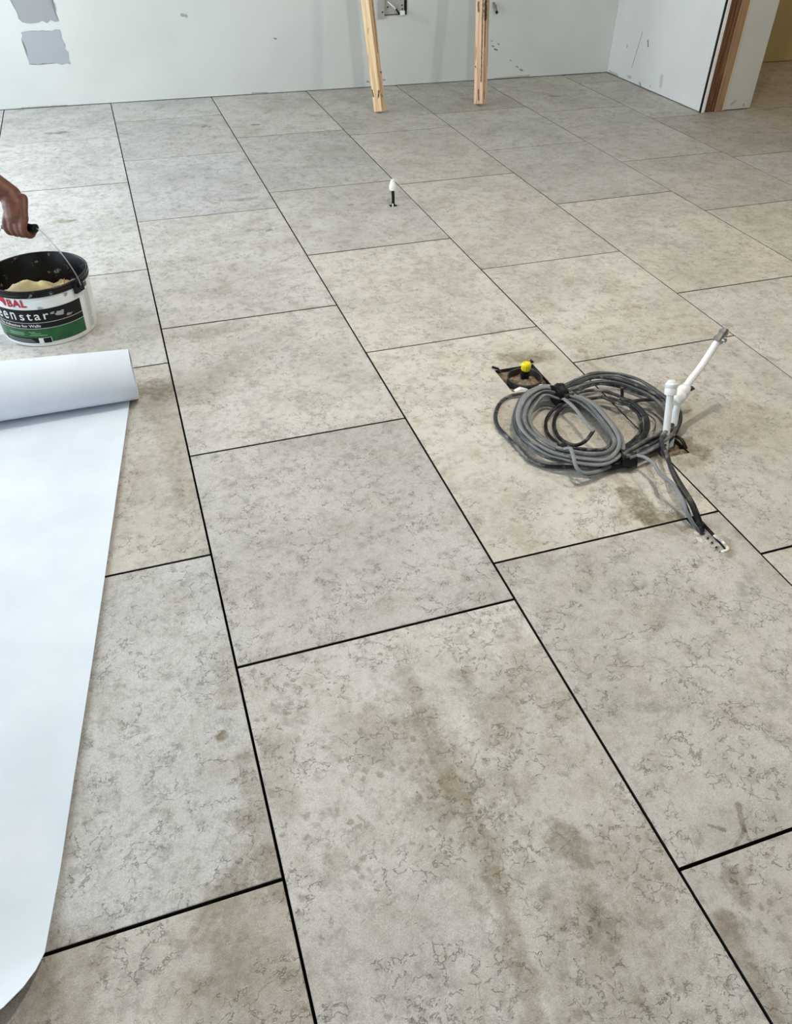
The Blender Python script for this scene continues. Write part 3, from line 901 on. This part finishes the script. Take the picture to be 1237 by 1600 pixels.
loose('core_wire', [(610, 425, .025), (660, 470, .012), (715, 530, .006)], .0012, .0012, M_BLK[2])
loose('core_wire', [(740, 455, .02), (790, 490, .012), (798, 520, .012), (786, 545, .014)], .0016, .0016, M_GREY[2])


def tape(pa, pb, r0, r1):
    a, b = c6(*pa), c6(*pb)
    bm = bmesh.new()
    pts = [a.lerp(b, k / 6) for k in range(7)]
    add_tube(bm, pts, [r0 * (1 + .06 * math.sin(k * 2.1)) for k in range(7)], [r1 * (1 + .08 * math.cos(k * 1.7)) for k in range(7)], 14)
    return tag(done('tape_band', bm, plain('black_tape', (0.004, .004, .005), .42, var=.3, scale=80, bump=.5, spec=.25), coil, True))


tape((352, 388, .036), (396, 372, .040), .031, .028)
tape((372, 640, .030), (408, 634, .032), .023, .024)
tape((640, 664, .022), (706, 664, .022), .030, .021)
tape((560, 706, .014), (640, 690, .016), .012, .010)

# ------------------------------------------------------------------ roll of white protective paper
t = tag(empty('paper_roll', (-.1, 1.473, 0)), 'loose roll of white floor paper, its sheet laid out towards the viewer', 'paper roll')


def paper_mat():
    n = NT('white_fleece')
    pos = n.n('TexCoord').outputs['Object']
    f = n.step(n.noise(pos, 5, 5), .35, .7)
    c = n.mix(f, lin(212, 219, 227), lin(222, 228, 235))
    d = n.step(n.noise(n.vmath('MULTIPLY', pos, (30, 6, 20)), 1, 4, .7), .60, .72)
    vp = n.voro(pos, 14)
    sc = n.n('SeparateColor')
    n.t.links.new(vp.outputs['Color'], sc.inputs[0])
    p = n.math('MULTIPLY', n.step(vp.outputs['Distance'], .02, .05, 1, 0), n.math('GREATER_THAN', sc.outputs[0], .93))
    c = n.mix(n.math('MULTIPLY', p, .6), c, (.2, .2, .2, 1))
    n.set(Base_Color=c, Roughness=.8, Specular_IOR_Level=.2, Normal=n.bump(n.math('ADD', n.noise(pos, 700, 2), n.math('MULTIPLY', n.noise(pos, 7, 3), 2)), .12, .002))
    return n.m


M_PAPER = paper_mat()
edge = [(1.478, .478), (1.436, .470), (1.25, .4435), (1.0, .4070), (.748, .3700), (.5, .3330), (.25, .2940), (.10, .2710), (-.026, .2505), (-.050, .2410), (-.072, .2270), (-.094, .2060), (-.112, .1780), (-.126, .1400), (-.134, .085)]


def zsheet(y):
    z = .0022
    if y < .02: z += .062 * min(1, (.02 - y) / .155) ** 1.7
    return z


bm = bmesh.new()
rows = []
XL = -.75
ncol = 22
for (y, xr) in edge:
    row = []
    for k in range(ncol + 1):
        f = (k / ncol) ** .8
        x = XL + (xr - XL) * f
        z = zsheet(y) + .0016 * (1 + mnoise.noise(Vector((x * 4, y * 4, 1)))) + (.002 if k == ncol else 0)
        row.append(bm.verts.new((x, y, z)))
    rows.append(row)
for A, B in zip(rows, rows[1:]):
    for k in range(ncol): bm.faces.new((A[k], A[k + 1], B[k + 1], B[k]))
bmesh.ops.subdivide_edges(bm, edges=bm.edges[:], cuts=1, use_grid_fill=True, smooth=.2)
bmesh.ops.solidify(bm, geom=bm.faces[:], thickness=.0009)
done('sheet', bm, M_PAPER, t, True)
bm = bmesh.new()
turns, per = 3.2, 44
N = int(turns * per)
xs_ = [XL - .1, -.3, 0, .2, .40, .47, .498]
rows = []
for x in xs_:
    R0 = .0718 + max(0, .498 - x) * .026
    row = []
    for i in range(N + 1):
        a = -PI / 2 - 2 * PI * i / per
        r = R0 * (1 - .045 * i / per)
        row.append(bm.verts.new((x - .0, 1.472 + r * math.cos(a), R0 + .0032 + r * math.sin(a))))
    rows.append(row)
for A, B in zip(rows, rows[1:]):
    for i in range(N): bm.faces.new((A[i], A[i + 1], B[i + 1], B[i]))
done('roll', bm, M_PAPER, t, True)

# ------------------------------------------------------------------ tub of tile adhesive
BC = Vector((.2602, 2.0011, 0))
RB, RTT, BH = .1449, .1561, .189
tub = tag(empty('adhesive_tub', BC), 'white and green labelled plastic tub half full of cream adhesive', 'tub')


def rad(z): return RB + (RTT - .003 - RB) * z / BH


def onb(deg, z, off=.0006):
    a = math.radians(deg)
    r = rad(z) + off
    return Vector((BC.x + r * math.cos(a), BC.y + r * math.sin(a), z))


bm = bmesh.new()
add_lathe(bm, [(RB - .006, .0015), (RB - .001, .002), (rad(.004), .006), (rad(.165), .165), (rad(.175) - .002, .175)], BC, n=72, cap1=False)
done('shell', bm, plain('tub_white', lin(226, 230, 230), .35, var=.04, scale=12), tub, True)
M_TUB_BLACK = NT('tub_black_smeared')
_tc = M_TUB_BLACK.n('TexCoord').outputs['Object']
_f = M_TUB_BLACK.step(M_TUB_BLACK.noise(_tc, 28, 5, .7), .60, .68)
M_TUB_BLACK.set(Base_Color=M_TUB_BLACK.mix(M_TUB_BLACK.math('MULTIPLY', _f, .7), (0.004, .004, .005, 1), (0.30, .31, .32, 1)), Roughness=.36, Specular_IOR_Level=.25)
M_TUB_BLACK = M_TUB_BLACK.m
bm = bmesh.new()
add_lathe(bm, [(rad(.168) + .0005, .167), (RTT - .001, .167), (RTT, .170), (RTT, .1745), (RTT - .0012, .176), (RTT, .178), (RTT, .187), (RTT - .002, .189), (RTT - .006, .189), (RTT - .008, .186), (RB - .004, .02), (RB - .012, .012), (.0, .012)], BC, n=72, cap0=False, cap1=False)
done('collar', bm, M_TUB_BLACK, tub, True)
# adhesive heaped against the near side
M_ADH = plain('cream_adhesive', lin(188, 174, 128), .7, var=.2, scale=24, bump=.35)
bm = bmesh.new()
nr, na = 16, 56
grid = [[None] * na for _ in range(nr + 1)]
cen = None
for i in range(nr + 1):
    for k in range(na):
        a = 2 * PI * k / na
        r = (RB - .006) * i / nr
        x, y = r * math.cos(a), r * math.sin(a)
        h = .112 + .064 * math.exp(-((x + .035) ** 2 / .008 + (y + .035) ** 2 / .0040)) - .03 * max(0, y) / .13 + .02 * max(0, x) / .13
        h += .014 * mnoise.noise(Vector((x * 26, y * 26, 3))) + .006 * mnoise.noise(Vector((x * 70, y * 70, 3)))
        if i == 0:
            if cen is None: cen = bm.verts.new(BC + Vector((0, 0, h)))
            grid[i][k] = cen
        else:
            grid[i][k] = bm.verts.new(BC + Vector((x, y, min(h, .182))))
for i in range(nr):
    for k in range(na):
        k2 = (k + 1) % na
        if i == 0: bm.faces.new((cen, grid[1][k], grid[1][k2]))
        else: bm.faces.new((grid[i][k], grid[i + 1][k], grid[i + 1][k2], grid[i][k2]))
done('adhesive', bm, M_ADH, tub, True)
for a in (-40, 140):
    ar = math.radians(a)
    bm = bmesh.new()
    d = Vector((math.cos(ar), math.sin(ar), 0))
    s = Vector((-d.y, d.x, 0))
    add_box(bm, -.020, .020, -.004, .006, -.020, .012, .002)
    add_lathe(bm, [(.007, 0), (.007, .010), (.004, .011)], (0, 0, 0), (0, 1, 0), 16)
    for v in bm.verts:
        p = v.co.copy()
        v.co = BC + d * (rad(.168) + .004 + p.y) + s * p.x + Vector((0, 0, .168 + p.z))
    done('handle_lug', bm, M_BLACK_PLASTIC, tub)


def band(name, d0, d1, z0, z1, off, mat, n=None):
    n = n or max(2, int(abs(d1 - d0) / 4))
    bm = bmesh.new()
    A = [bm.verts.new(onb(d0 + (d1 - d0) * i / n, z0, off)) for i in range(n + 1)]
    B = [bm.verts.new(onb(d0 + (d1 - d0) * i / n, z1, off)) for i in range(n + 1)]
    A2 = [bm.verts.new(onb(d0 + (d1 - d0) * i / n, z0, off - .0005)) for i in range(n + 1)]
    B2 = [bm.verts.new(onb(d0 + (d1 - d0) * i / n, z1, off - .0005)) for i in range(n + 1)]
    for i in range(n):
        bm.faces.new((A[i], A[i + 1], B[i + 1], B[i]))
        bm.faces.new((A[i], A[i + 1], A2[i + 1], A2[i]))
        bm.faces.new((B[i], B[i + 1], B2[i + 1], B2[i]))
    bm.faces.new((A[0], B[0], B2[0], A2[0]))
    bm.faces.new((A[n], B[n], B2[n], A2[n]))
    return done(name, bm, mat, tub, True)


M_INK = plain('print_black', (0.005, .005, .006), .4, var=.1, spec=.25)
M_GREEN = plain('print_green', lin(16, 84, 40), .35, var=.2, scale=40)
M_RED = plain('print_red', lin(176, 22, 48), .4, var=.05)
M_PW = plain('print_white', lin(228, 232, 232), .4, var=.02)
M_PG = plain('print_grey', lin(140, 146, 146), .4, var=.02)
tag(band('label_panel', -178, -41, .0165, .128, .0007, M_INK), 'black printed label panel')
tag(band('label_band', -178, -41.2, .0168, .064, .0012, M_GREEN), 'green label band')
for z in (.0640, .0835): band('label_rule', -178, -41.5, z, z + .0009, .0017, M_PW)
band('label_strip', -150, -87.5, .0145, .033, .0016, M_INK)
band('label_box', -102.6, -97.2, .0145, .032, .0021, M_PW)
band('label_box', -87.9, -87.3, .0145, .033, .0021, M_PW)
band('label_box', -97.2, -87.3, .0322, .033, .0021, M_PW)
tag(band('side_panel', -34, -18, .006, .168, .0006, plain('side_print', lin(214, 219, 219), .4, var=.02)), 'pale side label')
band('side_square', -32.5, -21, .147, .166, .0016, M_PW)
band('side_square', -31.5, -22, .149, .164, .0021, M_GREEN)
for i in range(22):
    band('small_print', -31.5, -22 - random.uniform(0, 4) if i % 6 == 5 else -22, .018 + i * .0056, .0198 + i * .0056, .0010, M_PG, 2)
bm_l = [(-139, -118, .050), (-139, -117, .0455), (-139, -119, .041), (-112, -104, .052), (-110, -98, .047), (-112, -96, .041), (-100, -91, .0405)]
for (a, b, z) in bm_l: band('small_print', a, b, z, z + .0013, .0019, plain('print_pale_green', lin(150, 190, 160), .4), 5)
for i in range(3): band('small_print', -146, -107 - i * 2, .0185 + i * .0042, .0200 + i * .0042, .0020, M_PG, 8)


def lettering(text, size, d0, d1, z0, z1, mat, bold=.0, off=.0018, space=1.0):
    cu = bpy.data.curves.new('lettering', 'FONT')
    cu.body = text
    cu.size = 1
    cu.offset = bold
    cu.space_character = space
    cu.resolution_u = 4
    tmp = bpy.data.objects.new('lettering', cu)
    COL.objects.link(tmp)
    bpy.context.view_layer.update()
    me = bpy.data.meshes.new_from_object(tmp.evaluated_get(bpy.context.evaluated_depsgraph_get()))
    bpy.data.objects.remove(tmp)
    bm = bmesh.new()
    bm.from_mesh(me)
    bpy.data.meshes.remove(me)
    bmesh.ops.remove_doubles(bm, verts=bm.verts[:], dist=1e-5)
    bmesh.ops.triangulate(bm, faces=bm.faces[:])
    long = [e for e in bm.edges if e.calc_length() > .25]
    if long: bmesh.ops.subdivide_edges(bm, edges=long, cuts=1)
    bmesh.ops.triangulate(bm, faces=bm.faces[:])
    x0, x1 = min(v.co.x for v in bm.verts), max(v.co.x for v in bm.verts)
    y1 = max(v.co.y for v in bm.verts)
    for v in bm.verts:
        f = (v.co.x - x0) / (x1 - x0)
        v.co = onb(d0 + (d1 - d0) * f, z0 + (z1 - z0) * v.co.y / y1, off)
    return done('lettering', bm, mat, tub)


tag(lettering('BAL', 1, -126.5, -104, .1385, .1625, M_RED, .03, space=1.1), 'red lettering')
lettering('green', 1, -168, -121.5, .0945, .119, M_PW, .006, space=1.3)
lettering('star', 1, -116.5, -83.5, .0945, .117, M_PW, .006, space=1.3)
lettering('Tile Adhesive for Walls', 1, -152, -95.5, .0700, .0790, M_PW, .01)
# printed emblem left of the red letters
bm = bmesh.new()
pl = [(-136.5, .139), (-129.5, .139), (-128.5, .158), (-130.5, .166), (-136.5, .166)]
bm.faces.new([bm.verts.new(onb(a, z, .0014)) for a, z in pl])
tag(done('emblem', bm, M_RED, tub), 'red emblem with a white slant')
bm = bmesh.new()
bm.faces.new([bm.verts.new(onb(a, z, .0020)) for a, z in ((-136, .140), (-131.2, .140), (-133.0, .149), (-136, .152))])
done('emblem_slant', bm, M_PW, tub)
# dried smears on the label
def smear(d, z, wd, hz, mat, seed):
    bm = bmesh.new()
    k = 22
    cv = bm.verts.new(onb(d, z, .0026))
    ring = []
    for i in range(k):
        a = 2 * PI * i / k
        q = .6 + .55 * mnoise.noise(Vector((math.cos(a) * 1.6, math.sin(a) * 1.6, seed)))
        ring.append(bm.verts.new(onb(d + wd * q * math.cos(a), z + hz * q * math.sin(a), .0022)))
    for i in range(k): bm.faces.new((cv, ring[i], ring[(i + 1) % k]))
    done('smear', bm, mat, tub, True)


M_SMEAR = plain('dried_smear', lin(150, 153, 154), .6, var=.25, scale=60)
smear(-70, .106, 9, .013, M_SMEAR, 1.0)
smear(-60, .094, 6, .006, M_SMEAR, 2.0)
smear(-79, .112, 5, .006, M_SMEAR, 3.3)
smear(-91, .133, 4, .009, M_SMEAR, 4.1)
smear(-58, .158, 5, .007, M_SMEAR, 5.7)
# wire handle standing up, with its grip
GA = Vector((math.cos(math.radians(-40)), math.sin(math.radians(-40)), 0))
GC = Vector((BC.x, BC.y, .331))
hw = [BC + GA * d + Vector((0, 0, z)) for d, z in ((-.166, .170), (-.160, .200), (-.135, .250), (-.100, .298), (-.075, .322), (-.054, .331), (0, .331), (.054, .331), (.072, .322), (.100, .296), (.137, .248), (.162, .200), (.168, .170))]
bm = bmesh.new()
add_tube(bm, catmull(hw, 8), .0019, n=8)
h = done('wire_handle', bm, M_WIRE, tub, True)
bm = bmesh.new()
add_lathe(bm, [(.009, -.054), (.0125, -.052), (.0125, -.046), (.0105, -.044), (.0105, .044), (.0125, .046), (.0125, .052), (.009, .054)], GC, GA, 20)
done('grip', bm, M_BLACK_PLASTIC, h, True)
t = bmesh.new()
pA, pB, pC = onb(-57, .150, -.022), onb(-48, .150, -.024), onb(-50, .196, -.020)
add_tube(t, [(pA + pB) / 2, ((pA + pB) / 2).lerp(pC, .5), pC], [.008, .006, .002], [.0025, .002, .001], 8)
tag(done('plastic_sliver', t, plain('pink_plastic', lin(214, 84, 110), .4)), 'small pink plastic sliver stuck inside the tub rim', 'plastic scrap')

# ------------------------------------------------------------------ person bending over the tub
GN = Vector((math.sin(math.radians(40)), math.cos(math.radians(40)), 0))
UPV = Vector((0, 0, 1))


def hp(a, n, z): return GC + GA * a + GN * n + UPV * z


limbs = []
wrist = hp(-.026, .016, .082)
elbow = Vector((.055, 2.05, .590))
BY = 1.97
shoulder = Vector((-.15, 2.14, .90))
neck, chest, belly, pelvis = Vector((-.16, BY, .99)), Vector((-.24, BY, .95)), Vector((-.45, BY, .90)), Vector((-.63, BY, .84))
limbs.append(([shoulder + Vector((-.05, -.06, 0)), shoulder, shoulder.lerp(elbow, .5), elbow, elbow.lerp(wrist, .3), elbow.lerp(wrist, .75), wrist], [.06, .06, .050, .043, .045, .036, .031]))
limbs.append(([wrist, hp(-.010, .004, .056), hp(0, -.010, .034)], [.031, .036, .031]))
for s_ in (-.033, -.011, .011, .031):
    limbs.append(([hp(s_ * .5, .018, .077), hp(s_, -.014, .032)], [.015, .0120]))
for s_, L in ((-.033, 1.0), (-.011, 1.08), (.0115, 1.02), (.0325, .86)):
    limbs.append(([hp(s_, -.012, .033), hp(s_, -.028, .012 * L), hp(s_, -.026, -.012 * L), hp(s_ * .98, -.006, -.0225), hp(s_ * .95, .012, -.016)], [.0120, .0112, .0104, .0096, .0080]))
limbs.append(([hp(-.014, .022, .060), hp(-.036, .018, .026), hp(-.052, .006, -.004), hp(-.070, -.006, -.012)], [.017, .0135, .0115, .0088]))
# the rest of the body
limbs.append(([pelvis, belly, chest, neck], [.155, .15, .165, .085]))
limbs.append(([chest, Vector((-.16, BY - .15, .93))], [.12, .075]))
limbs.append(([chest, Vector((-.16, BY + .15, .93))], [.12, .075]))
ls, le, lw_ = Vector((-.17, BY - .19, .92)), Vector((-.22, BY - .25, .64)), Vector((-.24, BY - .2, .40))
limbs.append(([ls, ls.lerp(le, .5), le, le.lerp(lw_, .4), lw_], [.06, .05, .043, .042, .028]))
limbs.append(([lw_, lw_ + Vector((0, .01, -.05)), lw_ + Vector((0, .02, -.09))], [.028, .032, .02]))
for q in range(4): limbs.append(([lw_ + Vector((.024 - q * .016, .015, -.06)), lw_ + Vector((.022 - q * .016, .03, -.12)), lw_ + Vector((.02 - q * .015, .05, -.145))], [.010, .0095, .0075]))
limbs.append(([lw_, lw_ + Vector((.045, .01, -.05)), lw_ + Vector((.05, .03, -.09))], [.02, .012, .009]))
limbs.append(([neck + Vector((-.05, 0, -.01)), neck + Vector((.06, 0, .06))], [.065, .058]))
hd = neck + Vector((.13, 0, .09))
limbs.append(([hd + Vector((-.05, 0, .05)), hd, hd + Vector((.04, 0, -.06))], [.082, .088, .062]))
limbs.append(([hd + Vector((.075, 0, -.02)), hd + Vector((.105, 0, -.045))], [.012, .016]))
for s_ in (-1, 1): limbs.append(([hd + Vector((0, s_ * .082, -.005)), hd + Vector((-.005, s_ * .09, .03))], [.014, .018]))
for s_, fx in ((-1, -.60), (1, -.66)):
    hip, knee, ank = Vector((-.64, BY + s_ * .09, .82)), Vector((fx + .06, BY + s_ * .13, .46)), Vector((fx - .03, BY + s_ * .14, .09))
    limbs.append(([hip, hip.lerp(knee, .5), knee, knee.lerp(ank, .35), ank, ank + Vector((0, 0, -.05))], [.095, .08, .058, .06, .04, .04]))
    limbs.append(([ank + Vector((-.03, 0, -.05)), ank + Vector((.06, 0, -.055)), ank + Vector((.15, 0, -.062))], [.036, .038, .026]))


def limb_mesh(limbs, grow=0.0):
    bm = bmesh.new()
    for pts, rr in limbs:
        pts = [Vector(p) for p in pts]
        per = 6
        path = catmull(pts, per)
        rad_ = []
        for i in range(len(path)):
            s = i / per
            k = min(int(s), len(rr) - 2)
            f = s - k
            rad_.append(rr[k] * (1 - f) + rr[k + 1] * f + grow)
        d0 = (path[1] - path[0]).normalized()
        d1 = (path[-1] - path[-2]).normalized()
        a = [path[0] - d0 * rad_[0] * q for q in (.95, .75, .4)]
        b = [path[-1] + d1 * rad_[-1] * q for q in (.4, .75, .95)]
        ra = [rad_[0] * q for q in (.3, .66, .92)]
        rb = [rad_[-1] * q for q in (.92, .66, .3)]
        add_tube(bm, a + path + b, ra + rad_ + rb, n=14)
    return bm


def remeshed(name, bm, voxel, mat, parent):
    o = done(name, bm, mat, None)
    md = o.modifiers.new('r', 'REMESH')
    md.mode = 'VOXEL'
    md.voxel_size = voxel
    sm = o.modifiers.new('s', 'SMOOTH')
    sm.iterations = 3
    sm.factor = .5
    bpy.context.view_layer.update()
    me = bpy.data.meshes.new_from_object(o.evaluated_get(bpy.context.evaluated_depsgraph_get()))
    bpy.data.objects.remove(o)
    for f in me.polygons: f.use_smooth = True
    return link(name, me, mat, parent)


def skin_mat():
    n = NT('skin')
    tc = n.n('TexCoord').outputs['Object']
    c = n.mix(n.step(n.noise(tc, 40, 4), .35, .7), lin(92, 54, 40), lin(112, 68, 52))
    n.set(Base_Color=c, Roughness=.5, Normal=n.bump(n.noise(tc, 260, 3), .15, .0008))
    n.b.inputs['Subsurface Weight'].default_value = .08
    n.b.inputs['Subsurface Radius'].default_value = (.008, .003, .0015)
    return n.m


M_SKIN = skin_mat()
person = tag(remeshed('person', limb_mesh(limbs), .0034, M_SKIN, None), 'person bending in from the left edge, bare forearm, hand gripping the tub handle', 'person')
top = [limbs[i] for i in range(len(limbs)) if limbs[i][0][0] in (pelvis, chest)]
sleeve = [([shoulder + Vector((-.05, -.06, 0)), shoulder, shoulder.lerp(elbow, .55)], [.062, .062, .056]), ([ls, ls.lerp(le, .6)], [.062, .054])]
remeshed('shirt', limb_mesh(top + sleeve, .012), .012, plain('dark_cotton', (0.03, .035, .05), .85), person)
legs = [l for l in limbs if len(l[0]) == 6]
remeshed('trousers', limb_mesh(legs + [([pelvis, pelvis + Vector((.1, 0, .02))], [.155, .15])], .014), .012, plain('work_canvas', (0.09, .085, .075), .9), person)
M_BOOT = plain('boot_leather', (0.05, .032, .02), .6)
for l in [l for l in limbs if len(l[0]) == 3 and l[0][0].z < .1]:
    bt = limb_mesh([l], .008)
    for v in bt.verts: v.co.z = max(v.co.z, .002)
    remeshed('boot', bt, .008, M_BOOT, person)
hair = [([hd + Vector((-.065, 0, .06)), hd + Vector((-.02, 0, .06))], [.083, .07])]
remeshed('hair', limb_mesh(hair, .006), .008, plain('dark_hair', (0.02, .014, .01), .6, bump=.6, scale=90), person)
